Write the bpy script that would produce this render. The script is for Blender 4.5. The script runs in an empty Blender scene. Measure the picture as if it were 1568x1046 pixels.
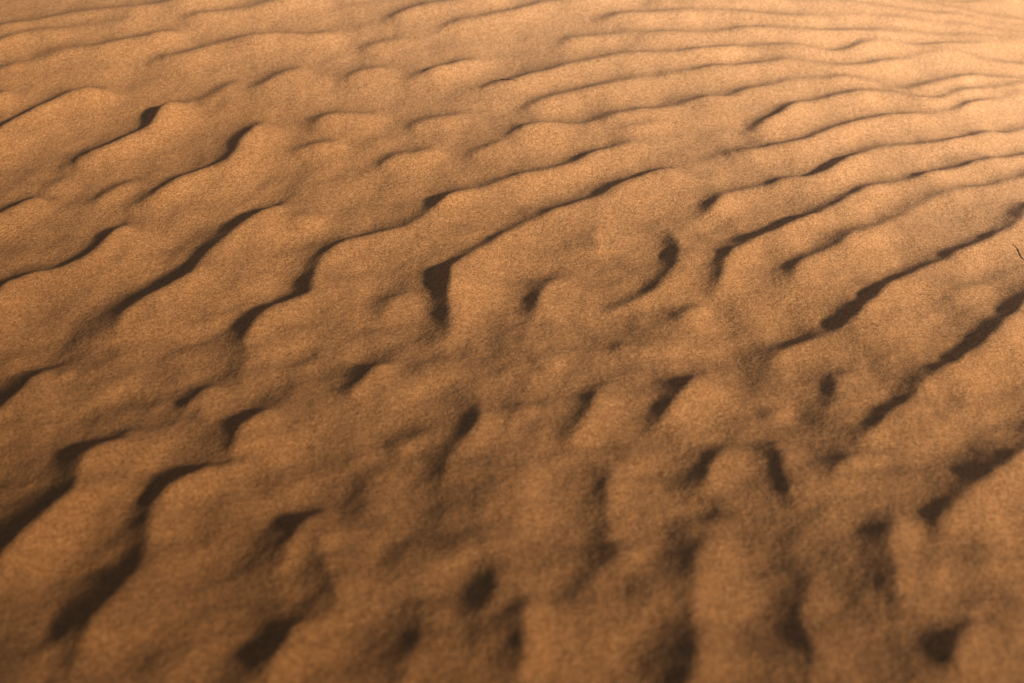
import bpy, math
import numpy as np
from mathutils import Vector

rng = np.random.RandomState(7)
SAZ=math.radians(-33); SEL=math.radians(22)
SUNH=(math.cos(SAZ),math.sin(SAZ))
# ------------------------------------------------------------------ helpers
TAB = rng.rand(256,256)
def vnoise(x,y,ox=0.0,oy=0.0):
    x=x+ox+1000.0; y=y+oy+1000.0
    xi=np.floor(x).astype(np.int64); yi=np.floor(y).astype(np.int64)
    fx=x-xi; fy=y-yi
    fx=fx*fx*fx*(fx*(fx*6-15)+10); fy=fy*fy*fy*(fy*(fy*6-15)+10)
    a=TAB[xi&255,yi&255]; b=TAB[(xi+1)&255,yi&255]
    c=TAB[xi&255,(yi+1)&255]; d=TAB[(xi+1)&255,(yi+1)&255]
    return ((a*(1-fx)+b*fx)*(1-fy)+(c*(1-fx)+d*fx)*fy)*2-1
def fbm(x,y,o,oct=3):
    s=0; a=1.0
    for i in range(oct):
        s=s+a*vnoise(x*2**i,y*2**i,o*3.7+i*17.3,o*5.1+i*9.7); a*=0.5
    return s

def base(x,y):
    """large dune form: shallow bowl rising away, shoulder falling off to the right"""
    yy=np.clip(y,-1.2,3.6); xx=np.clip(x,-2.2,2.2)
    z=0.115*(yy-1.40)**2
    z=z-0.050*xx*(yy-0.9)-0.034*xx*xx
    k=np.clip((yy-0.9)/1.3,0,1); k=k*k*(3-2*k)
    z=z-0.075*k*np.clip(xx-0.2,0,2)**2
    return z

CAM_H=0.74; PITCH=math.radians(33.0); LENS=40.0
CZ=CAM_H
def unproject(px,py):
    u=(px-784.0)/1568.0*36.0/LENS
    v=-(py-523.0)/1568.0*36.0/LENS
    f=np.array([0,math.cos(PITCH),-math.sin(PITCH)])
    up=np.array([0,math.sin(PITCH),math.cos(PITCH)])
    r=np.array([1.0,0,0])
    d=f+u*r+v*up
    t=1.0
    for _ in range(60):
        x=t*d[0]; y=t*d[1]
        zt=float(base(np.array(x),np.array(y)))+0.007
        tn=(zt-CZ)/d[2]
        t=t*0.5+tn*0.5
    return (t*d[0],t*d[1])

# --------------------------------------------- surveyed ripple crests (lee on left)
C=[
(1.2,[(-60,62),(0,50),(50,42),(110,33),(200,22),(300,6),(400,-14)]),
(1.1,[(-60,100),(0,78),(45,62),(110,58),(180,45),(250,38)]),
(1.3,[(250,38),(330,28),(430,12),(520,-4)]),
(1.4,[(-50,125),(0,118),(60,104),(120,90),(170,80),(250,66),(310,52)]),
(1.4,[(190,108),(285,97),(345,76),(420,68),(485,60),(540,48)]),
(1.1,[(-40,175),(0,158),(38,140)]),
(1.6,[(-60,270),(0,215),(20,200),(70,175),(120,158),(170,152),(205,140)]),
(1.7,[(60,262),(110,256),(160,243),(195,225),(228,205),(262,176),(315,156)]),
(1.7,[(180,335),(240,312),(290,280),(350,260),(367,235),(403,208),(412,184)]),
(1.4,[(-60,370),(0,340),(40,322),(72,300)]),
(1.8,[(-60,520),(0,462),(20,441),(70,430),(120,410),(160,385),(195,360),(212,335)]),
(1.9,[(182,535),(196,488),(240,462),(290,432),(332,396),(375,357),(430,328),(450,305)]),
(0.9,[(430,350),(470,340),(505,348)]),
(1.6,[(-80,690),(0,632),(40,602),(78,576),(130,580)]),
(1.6,[(378,560),(388,515),(430,472),(485,447),(492,405),(527,376),(580,368),(640,347),(682,317)]),
(1.9,[(-70,920),(0,862),(60,812),(108,768),(130,712),(175,684),(215,642)]),
(1.7,[(80,1060),(180,945),(215,890),(238,835),(242,780),(285,748),(350,722),(385,728)]),
(1.7,[(352,724),(358,680),(395,645),(432,618)]),
(1.3,[(520,618),(560,592),(588,562),(620,562)]),
(1.3,[(640,345),(700,312),(765,288),(800,275),(860,264),(910,248),(960,236),(1020,222)]),
(1.0,[(560,270),(600,252),(635,246),(695,230)]),
(1.8,[(672,540),(690,470),(692,420),(735,390),(782,366),(850,340),(900,318),(938,302),(1000,280),(1060,262)]),
(1.1,[(500,135),(530,130),(560,120),(620,105)]),
(0.8,[(470,215),(500,190),(560,180),(610,175)]),
(1.5,[(610,135),(650,122),(700,108),(762,90)]),
(1.6,[(690,150),(735,139),(790,133),(840,118),(895,102),(1000,92),(1100,86),(1200,82),(1280,88),(1340,72),(1420,80),(1500,75),(1620,70)]),
(1.4,[(780,178),(850,160),(920,147),(1000,127),(1080,118),(1200,108),(1300,112),(1380,100),(1450,90),(1540,105),(1640,110)]),
(1.6,[(760,230),(800,212),(880,205),(960,188),(1040,172),(1100,160),(1160,146),(1220,131),(1320,133),(1390,147),(1470,126),(1560,128),(1640,122)]),
(1.8,[(1120,214),(1150,207),(1190,190),(1222,171),(1270,160),(1350,152),(1420,163),(1490,145),(1568,138),(1640,130)]),
(1.7,[(1080,250),(1180,237),(1240,226),(1282,206),(1340,191),(1440,182),(1500,166),(1568,150),(1640,140)]),
(1.7,[(1060,345),(1095,322),(1130,302),(1190,288),(1250,281),(1310,256),(1360,234),(1450,227),(1520,214),(1568,206),(1650,190)]),
(1.6,[(1085,470),(1110,415),(1132,390),(1180,370),(1240,348),(1290,325),(1340,303),(1400,290),(1480,262),(1568,245),(1650,225)]),
(1.5,[(1195,455),(1222,420),(1290,385),(1340,358),(1400,330),(1480,302),(1568,284),(1650,262)]),
(1.5,[(1180,580),(1205,550),(1300,497),(1350,467),(1400,432),(1460,402),(1520,370),(1568,342),(1650,290)]),
(1.6,[(1300,710),(1340,662),(1387,625),(1430,582),(1490,552),(1530,517),(1568,480),(1650,400)]),
(1.5,[(1430,860),(1445,800),(1500,765),(1540,735),(1600,660),(1660,600)]),
(1.5,[(395,1080),(405,1030),(430,995),(470,970),(515,958),(550,968)]),
(1.4,[(500,965),(516,925),(500,880),(490,830),(520,790)]),
(1.5,[(684,780),(690,725),(725,680),(738,640),(732,600)]),
(0.8,[(800,568),(840,558),(880,566)]),
(0.8,[(590,690),(620,680),(660,690)]),
(1.1,[(725,1000),(745,950),(762,905),(755,860),(742,810),(760,770)]),
(1.5,[(870,720),(880,665),(905,625),(918,590),(900,570)]),
(0.9,[(935,550),(965,535),(1000,540),(1030,552)]),
(1.3,[(1048,1090),(1058,985),(1056,900),(1060,850),(1090,800)]),
(0.9,[(900,900),(950,852),(1000,856)]),
(1.4,[(1215,810),(1210,745),(1190,700),(1185,660)]),
(0.8,[(1150,640),(1190,628),(1225,632)]),
(1.0,[(1240,1090),(1236,1000),(1235,930),(1258,870),(1265,840)]),
(1.4,[(1390,980),(1385,930),(1372,890),(1360,840),(1375,780)]),
(1.1,[(1265,770),(1290,725),(1330,715),(1365,728)]),
(1.3,[(985,680),(1035,625),(1070,580),(1120,560)]),
(1.2,[(820,500),(838,460),(868,410)]),
(1.0,[(915,500),(935,475),(1000,450),(1035,395),(1010,345)]),
(1.2,[(1040,510),(1060,480),(1100,470)]),
(0.9,[(920,400),(910,370),(920,340)]),
(1.2,[(1520,790),(1530,745),(1570,700)]),
(1.1,[(600,1090),(615,1020),(640,960),(650,900)]),
(1.2,[(800,1070),(815,960),(840,900)]),
(1.3,[(925,870),(930,820),(925,750),(950,690)]),
(0.9,[(690,900),(700,850),(735,800)]),
(1.0,[(430,900),(440,850),(480,800),(530,770)]),
(1.0,[(590,500),(600,465),(640,435)]),
(0.9,[(1270,640),(1290,585),(1340,560)]),
(0.6,[(1440,480),(1480,450),(1530,430)]),
(0.8,[(270,640),(310,600),(340,580)]),
(0.8,[(140,330),(180,300),(230,275)]),
(0.9,[(380,150),(430,125),(480,105)]),
(0.8,[(430,250),(480,232),(540,222)]),
(1.1,[(1090,790),(1095,740),(1110,700),(1130,670)]),
(1.0,[(1440,1060),(1460,1000),(1490,930)]),
(1.0,[(1500,900),(1520,860),(1560,820)]),
(0.9,[(760,690),(790,650),(810,610)]),
(0.9,[(920,215),(980,205),(1040,192)]),
(0.8,[(300,175),(350,140),(390,118)]),
(0.8,[(40,105),(90,86),(150,72)]),
(0.8,[(540,85),(590,70),(650,60)]),
(0.8,[(610,210),(650,195),(700,185),(745,170)]),
(0.9,[(700,250),(740,235),(790,218)]),
(1.2,[(880,40),(1000,30),(1100,28),(1200,35),(1300,30),(1400,38),(1500,50),(1620,62)]),
(1.2,[(570,40),(640,18),(720,8),(800,-6)]),
(1.2,[(650,60),(700,42),(780,28),(860,10),(960,0),(1060,-6)]),
(1.3,[(830,78),(900,66),(980,62),(1080,58),(1180,55),(1300,58),(1400,58),(1500,64),(1620,68)]),
(1.1,[(960,14),(1080,8),(1180,10),(1300,12),(1400,24),(1500,36),(1620,52)]),
(1.0,[(1100,-6),(1200,-8),(1300,-4),(1400,8),(1500,24),(1620,42)]),
]
def catmull(P,step):
    P=np.array(P,float)
    P=np.vstack([2*P[0]-P[1],P,2*P[-1]-P[-2]])
    out=[]
    for i in range(1,len(P)-2):
        p0,p1,p2,p3=P[i-1],P[i],P[i+1],P[i+2]
        n=max(2,int(np.linalg.norm(p2-p1)/step))
        for k in range(n):
            t=k/n
            out.append(0.5*((2*p1)+(-p0+p2)*t+(2*p0-5*p1+4*p2-p3)*t*t+(-p0+3*p1-3*p2+p3)*t**3))
    out.append(P[-2])
    return np.array(out)
crests=[]
for s,pts in C:
    W=[unproject(*p) for p in pts]
    crests.append((s,catmull(W,0.018)))

# ------------------------------------------------------------------ grid
NX=1200
def geo(a,b,n): return a*(b/a)**(np.arange(1,n+1)/n)
ys=[0.42]
while ys[-1]<3.1:
    ys.append(ys[-1]+0.0019+0.0012*(ys[-1]-0.42))
ys=np.array(ys)
yf=ys[-1]+geo(0.006,900,150)
yb=ys[0]-geo(0.003,400,80)
ys=np.concatenate([yb[::-1],ys,yf])
u=np.linspace(-1,1,NX)
out=geo(0.004,900,90)
xu=np.concatenate([-(1+out)[::-1],u,1+out])
Y,U=np.meshgrid(ys,xu,indexing='ij')
w=0.30+0.50*np.clip(Y,0.42,3.3)
X=np.where(np.abs(U)<=1,U*w,np.sign(U)*(w+(np.abs(U)-1)))
shape=X.shape
x=X.ravel(); y=Y.ravel()
print("verts",x.size)

near=(np.abs(x)<6)&(y>-3)&(y<9)
xn=x[near]; yn=y[near]
wx=xn+0.007*fbm(xn*8,yn*8,1,2)+0.0018*vnoise(xn*38,yn*38,2,9)
wy=yn+0.007*fbm(xn*8,yn*8,2,2)+0.0018*vnoise(xn*38,yn*38,7,4)
K=170.0
acc=np.zeros_like(xn)
H0=0.0155
for s,P in crests:
    A=P[:-1]; B=P[1:]
    seg=B-A; L=np.linalg.norm(seg,axis=1)
    cum=np.concatenate([[0],np.cumsum(L)]); tot=cum[-1]
    vt=seg/L[:,None]
    face=(-vt[:,1]*SUNH[0]+vt[:,0]*SUNH[1])      # >0: lee faces the sun
    f_seg=np.clip((face+0.35)/0.6,0,1)
    mids=0.5*(cum[1:]+cum[:-1])
    taper=min(0.08,tot*0.35)
    t_seg=np.clip(np.minimum(mids,tot-mids)/taper,0,1); t_seg=t_seg**2*(3-2*t_seg)
    m=0.26
    lo=P.min(0)-m; hi=P.max(0)+m
    idx=np.where((wx>lo[0])&(wx<hi[0])&(wy>lo[1])&(wy<hi[1]))[0]
    if idx.size==0: continue
    px=wx[idx]; py=wy[idx]
    bd=np.full(px.shape,1e9); bp=np.zeros_like(px); ba=np.zeros_like(px)
    S=np.zeros_like(px); SW=np.zeros_like(px); SF=np.zeros_like(px); ST=np.zeros_like(px)
    n=len(A)
    for i in range(n):
        tx,ty=seg[i]/L[i]
        rx=px-A[i,0]; ry=py-A[i,1]
        al=rx*tx+ry*ty
        pe=-(rx*ty-ry*tx)
        c=np.clip(al,0,L[i]); e=al-c
        pe2=pe*pe
        d2=pe2+e*e
        em=al-0.5*L[i]; q=1.0/(pe2+em*em+0.00012)
        q2=q*q*L[i]
        SW+=q2; SF+=q2*f_seg[i]; ST+=q2*t_seg[i]; S+=q2*q
        sel=d2<bd
        bd[sel]=d2[sel]
        end=((i==0)&(e<0))|((i==n-1)&(e>0))
        dd=np.sqrt(d2)
        sg=np.sign(pe)
        bp[sel]=np.where(end,pe,sg*dd)[sel]
        ba[sel]=np.where(end,np.abs(e),0)[sel]
    ff=SF/SW; tt=ST/SW
    dsoft=(3*math.pi/8/S)**0.2
    ad=np.abs(bp); k=np.clip((ad-0.012)/0.03,0,1); k=k*k*(3-2*k)*(ba<=0)
    ad=ad*(1-k)+dsoft*k
    lw=0.85+0.20*np.clip(py-0.6,0,2)
    lw=lw*(1-0.35*np.clip((px-0.55)/0.5,0,1)*np.clip((py-1.5)/0.5,0,1))
    hw=lw*(0.88+0.18*np.clip((py-0.75)/0.7,0,1)+0.04*np.clip(-px/0.3,0,1))
    amp=(0.22+0.78*tt)*(1-0.45*ff)
    jitter=1+0.25*vnoise(px*12,py*12,s*31,5)
    dl=np.where(bp>0,np.sqrt(ad*ad+0.003**2)-0.003,0)
    e2=0.006+0.03*ff
    dr=np.where(bp<=0,np.sqrt(ad*ad+e2**2)-e2,0)
    Ls=0.060*lw; Ll=(0.028+0.055*ff)*lw
    h=H0*hw*(0.50+0.50*s)*amp*jitter*np.exp(-(dl/Ll)**1.15)*np.exp(-dr/Ls)*np.exp(-(ba/(0.06))**2)
    acc[idx]+=np.exp(K*h)-1
# procedural ripples beyond the surveyed ones
cx,cy=2.3,-0.6
def proc(xa,ya,o,lam):
    a=xa+0.10*fbm(xa*1.6,ya*1.6,o,3)+0.012*fbm(xa*8,ya*8,o+3,2)
    b=ya+0.10*fbm(xa*1.6,ya*1.6,o+1,3)+0.012*fbm(xa*8,ya*8,o+4,2)
    r=np.sqrt((a-cx)**2+(b-cy)**2)
    ph=(r/lam)%1.0
    up=np.clip(ph/0.80,0,1)**1.8
    dn=np.clip((1-ph)/0.20,0,1)**1.5
    return np.where(ph<0.80,up,dn)
inside=np.exp(-(np.clip(np.abs(xn)-(0.16+0.42*yn),0,9)/0.10)**2)*np.exp(-(np.clip(yn-2.3,0,9)/0.12)**2)*np.exp(-(np.clip(0.5-yn,0,9)/0.06)**2)
pr=proc(xn,yn,11,0.135)
pa=0.0135*(1-inside)*(0.65+0.35*fbm(xn*3,yn*3,21,2)) 
acc+=np.exp(K*np.clip(pa,0,1)*pr)-1
# weak secondary ripples between the main ones
pr2=proc(xn+0.3,yn-0.2,31,0.062)
pm=np.clip(0.35+0.9*vnoise(xn*6,yn*6,4,66),0,1)*np.clip((yn-0.85)/0.3,0,1)
acc+=np.exp(K*0.0040*inside*pm*pr2)-1
h=np.log1p(acc)/K
h+=(0.0036*vnoise(xn*11,yn*11,3,51)+0.0022*vnoise(xn*24,yn*24,8,52)+0.0007*vnoise(xn*47,yn*47,1,57))*(1.25-0.55*np.clip((yn-1.0),0,1.4))
h+=0.00030*fbm(xn*80,yn*80,61,3)
hf=np.zeros(x.size); hf[near]=h*np.clip((9-yn)/3,0,1)*np.clip((yn+3)/1.5,0,1)*np.clip((6-np.abs(xn))/2,0,1)
hg=hf.reshape(shape)
def blur(g,ax,wt):
    p=np.roll(g,1,ax); q=np.roll(g,-1,ax)
    return g*(1-2*wt)+wt*(p+q)
for _ in range(5):
    hg=blur(hg,0,0.25); hg=blur(hg,1,0.25)
z=base(x,y)+hg.ravel()
far=np.clip((np.hypot(x,y)-6)/60,0,1)
z=z+far*2.5*fbm(x*0.02,y*0.02,71,3)
def ground(gx,gy):
    i=int(np.argmin((x-gx)**2+(y-gy)**2)); return float(z[i])

nr,nc=shape
verts=np.stack([x,y,z],1).astype(np.float32)
i0=(np.arange(nr-1)[:,None]*nc+np.arange(nc-1)[None,:]).ravel()
faces=np.stack([i0,i0+1,i0+nc+1,i0+nc],1).astype(np.int32)
me=bpy.data.meshes.new("sand_dune")
me.vertices.add(len(verts)); me.vertices.foreach_set("co",verts.ravel())
me.loops.add(faces.size); me.loops.foreach_set("vertex_index",faces.ravel())
me.polygons.add(len(faces))
me.polygons.foreach_set("loop_start",np.arange(0,faces.size,4,dtype=np.int32))
me.polygons.foreach_set("use_smooth",np.ones(len(faces),dtype=bool))
me.update(calc_edges=True)
dune=bpy.data.objects.new("sand_dune",me)
bpy.context.collection.objects.link(dune)

# ------------------------------------------------------------------ sand material
mat=bpy.data.materials.new("sand"); mat.use_nodes=True
nt=mat.node_tree; N=nt.nodes; Lk=nt.links
bs_=N["Principled BSDF"]; bs_.inputs["Roughness"].default_value=0.95
bs_.inputs["Specular IOR Level"].default_value=0.15
tc=N.new("ShaderNodeTexCoord")
def noise(scale,detail,rough=0.6):
    n=N.new("ShaderNodeTexNoise"); n.inputs["Scale"].default_value=scale
    n.inputs["Detail"].default_value=detail; n.inputs["Roughness"].default_value=rough
    Lk.new(tc.outputs["Object"],n.inputs["Vector"]); return n
def ramp(src,stops):
    r=N.new("ShaderNodeValToRGB"); e=r.color_ramp.elements
    e[0].position,e[0].color=stops[0]; e[1].position,e[1].color=stops[-1]
    for p,c in stops[1:-1]:
        k=e.new(p); k.color=c
    Lk.new(src,r.inputs["Fac"]); return r
g1=noise(420,2,0.7); g2=noise(150,2,0.6)
r1=ramp(g1.outputs["Fac"],[(0.30,(0.35,0.158,0.056,1)),(0.5,(0.64,0.320,0.128,1)),(0.72,(0.85,0.49,0.235,1))])
r2=ramp(g2.outputs["Fac"],[(0.3,(0.80,0.79,0.77,1)),(0.7,(1.09,1.09,1.09,1))])
def mul(a,b):
    m=N.new("ShaderNodeMix"); m.data_type='RGBA'; m.blend_type='MULTIPLY'; m.inputs[0].default_value=1
    Lk.new(a,m.inputs[6]); Lk.new(b,m.inputs[7]); return m.outputs[2]
# light gradient painted into the sand colour: dim foreground, bright hazy far right
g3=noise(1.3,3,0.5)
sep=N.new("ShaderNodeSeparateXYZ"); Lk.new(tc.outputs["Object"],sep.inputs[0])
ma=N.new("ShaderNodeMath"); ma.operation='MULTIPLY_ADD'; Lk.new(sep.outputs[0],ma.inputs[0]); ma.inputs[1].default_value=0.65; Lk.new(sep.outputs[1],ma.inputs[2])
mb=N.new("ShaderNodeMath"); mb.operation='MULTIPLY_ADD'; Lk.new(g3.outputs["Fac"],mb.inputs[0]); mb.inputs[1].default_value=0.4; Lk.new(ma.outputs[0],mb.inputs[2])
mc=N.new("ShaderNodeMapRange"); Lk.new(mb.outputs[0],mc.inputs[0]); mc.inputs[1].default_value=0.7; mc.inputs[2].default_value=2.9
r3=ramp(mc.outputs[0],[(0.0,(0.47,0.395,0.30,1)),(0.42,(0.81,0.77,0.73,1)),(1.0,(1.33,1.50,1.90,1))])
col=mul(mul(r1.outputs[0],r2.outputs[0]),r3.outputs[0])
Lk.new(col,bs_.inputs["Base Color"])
b1=N.new("ShaderNodeBump"); b1.inputs["Strength"].default_value=0.5; b1.inputs["Distance"].default_value=0.0011
Lk.new(g1.outputs["Fac"],b1.inputs["Height"])
b2=N.new("ShaderNodeBump"); b2.inputs["Strength"].default_value=0.5; b2.inputs["Distance"].default_value=0.0022
Lk.new(g2.outputs["Fac"],b2.inputs["Height"]); Lk.new(b1.outputs[0],b2.inputs["Normal"])
Lk.new(b2.outputs[0],bs_.inputs["Normal"])
me.materials.append(mat)

# ------------------------------------------------------------------ small bits of dry twig
tm=bpy.data.materials.new("dry_twig"); tm.use_nodes=True
tb=tm.node_tree.nodes["Principled BSDF"]; tb.inputs["Roughness"].default_value=0.8
tn=tm.node_tree.nodes.new("ShaderNodeTexNoise"); tn.inputs["Scale"].default_value=300
tr=tm.node_tree.nodes.new("ShaderNodeValToRGB")
tr.color_ramp.elements[0].color=(0.06,0.035,0.02,1); tr.color_ramp.elements[1].color=(0.20,0.12,0.06,1)
tm.node_tree.links.new(tn.outputs["Fac"],tr.inputs["Fac"]); tm.node_tree.links.new(tr.outputs[0],tb.inputs["Base Color"])
def twig(path,rad):
    W=[unproject(*p) for p in path]
    W=catmull(W,0.004)
    n=len(W); V=[];F=[]
    for i,(a,b) in enumerate(W):
        t=i/(n-1); rr=rad*(0.35+0.65*math.sin(math.pi*min(max(t,0.06),0.96))**0.6)*(1+0.25*math.sin(i*2.3))
        j=min(i+1,n-1); k=max(i-1,0); d=W[j]-W[k]; d=d/np.linalg.norm(d); nx,ny=-d[1],d[0]
        zc=ground(a,b)+rr*0.5
        for q in range(7):
            an=q/7*2*math.pi
            V.append((a+nx*math.cos(an)*rr,b+ny*math.cos(an)*rr,zc+math.sin(an)*rr))
    for i in range(n-1):
        for q in range(7):
            F.append((i*7+q,i*7+(q+1)%7,(i+1)*7+(q+1)%7,(i+1)*7+q))
    F.append(tuple(range(6,-1,-1))); F.append(tuple((n-1)*7+q for q in range(7)))
    m_=bpy.data.meshes.new("twig"); m_.from_pydata(V,[],F); m_.update(); m_.materials.append(tm)
    for p in m_.polygons: p.use_smooth=True
    o=bpy.data.objects.new("twig",m_); bpy.context.collection.objects.link(o)
twig([(757,131),(768,131),(778,135),(792,136)],0.0013)
twig([(1548,382),(1556,387),(1562,398),(1567,402)],0.0007)

# ------------------------------------------------------------------ sun, sky, camera
sv=Vector((math.cos(SAZ)*math.cos(SEL),math.sin(SAZ)*math.cos(SEL),math.sin(SEL)))
sd=bpy.data.lights.new("sun","SUN"); sd.energy=5.0; sd.angle=math.radians(4.5); sd.color=(1,0.85,0.66)
so=bpy.data.objects.new("sun",sd); so.rotation_euler=sv.to_track_quat('Z','Y').to_euler()
bpy.context.collection.objects.link(so)
wd=bpy.data.worlds.new("World"); bpy.context.scene.world=wd; wd.use_nodes=True
wn=wd.node_tree; bg=wn.nodes["Background"]; bg.inputs[1].default_value=0.066
sk=wn.nodes.new("ShaderNodeTexSky"); sk.sky_type='NISHITA'; sk.sun_disc=False
sk.sun_elevation=SEL; sk.sun_rotation=math.atan2(sv.x,sv.y)
wn.links.new(sk.outputs[0],bg.inputs[0])
cd=bpy.data.cameras.new("camera"); cd.lens=LENS; cd.sensor_width=36; cd.clip_start=0.01; cd.clip_end=3000
cd.dof.use_dof=True; cd.dof.focus_distance=1.60; cd.dof.aperture_fstop=4.5
co=bpy.data.objects.new("camera",cd); co.location=(0,0,CZ); co.rotation_euler=(math.pi/2-PITCH,0,0)
bpy.context.collection.objects.link(co); bpy.context.scene.camera=co
sc_=bpy.context.scene
sc_.view_settings.view_transform='Standard'; sc_.view_settings.look='None'; sc_.view_settings.exposure=0
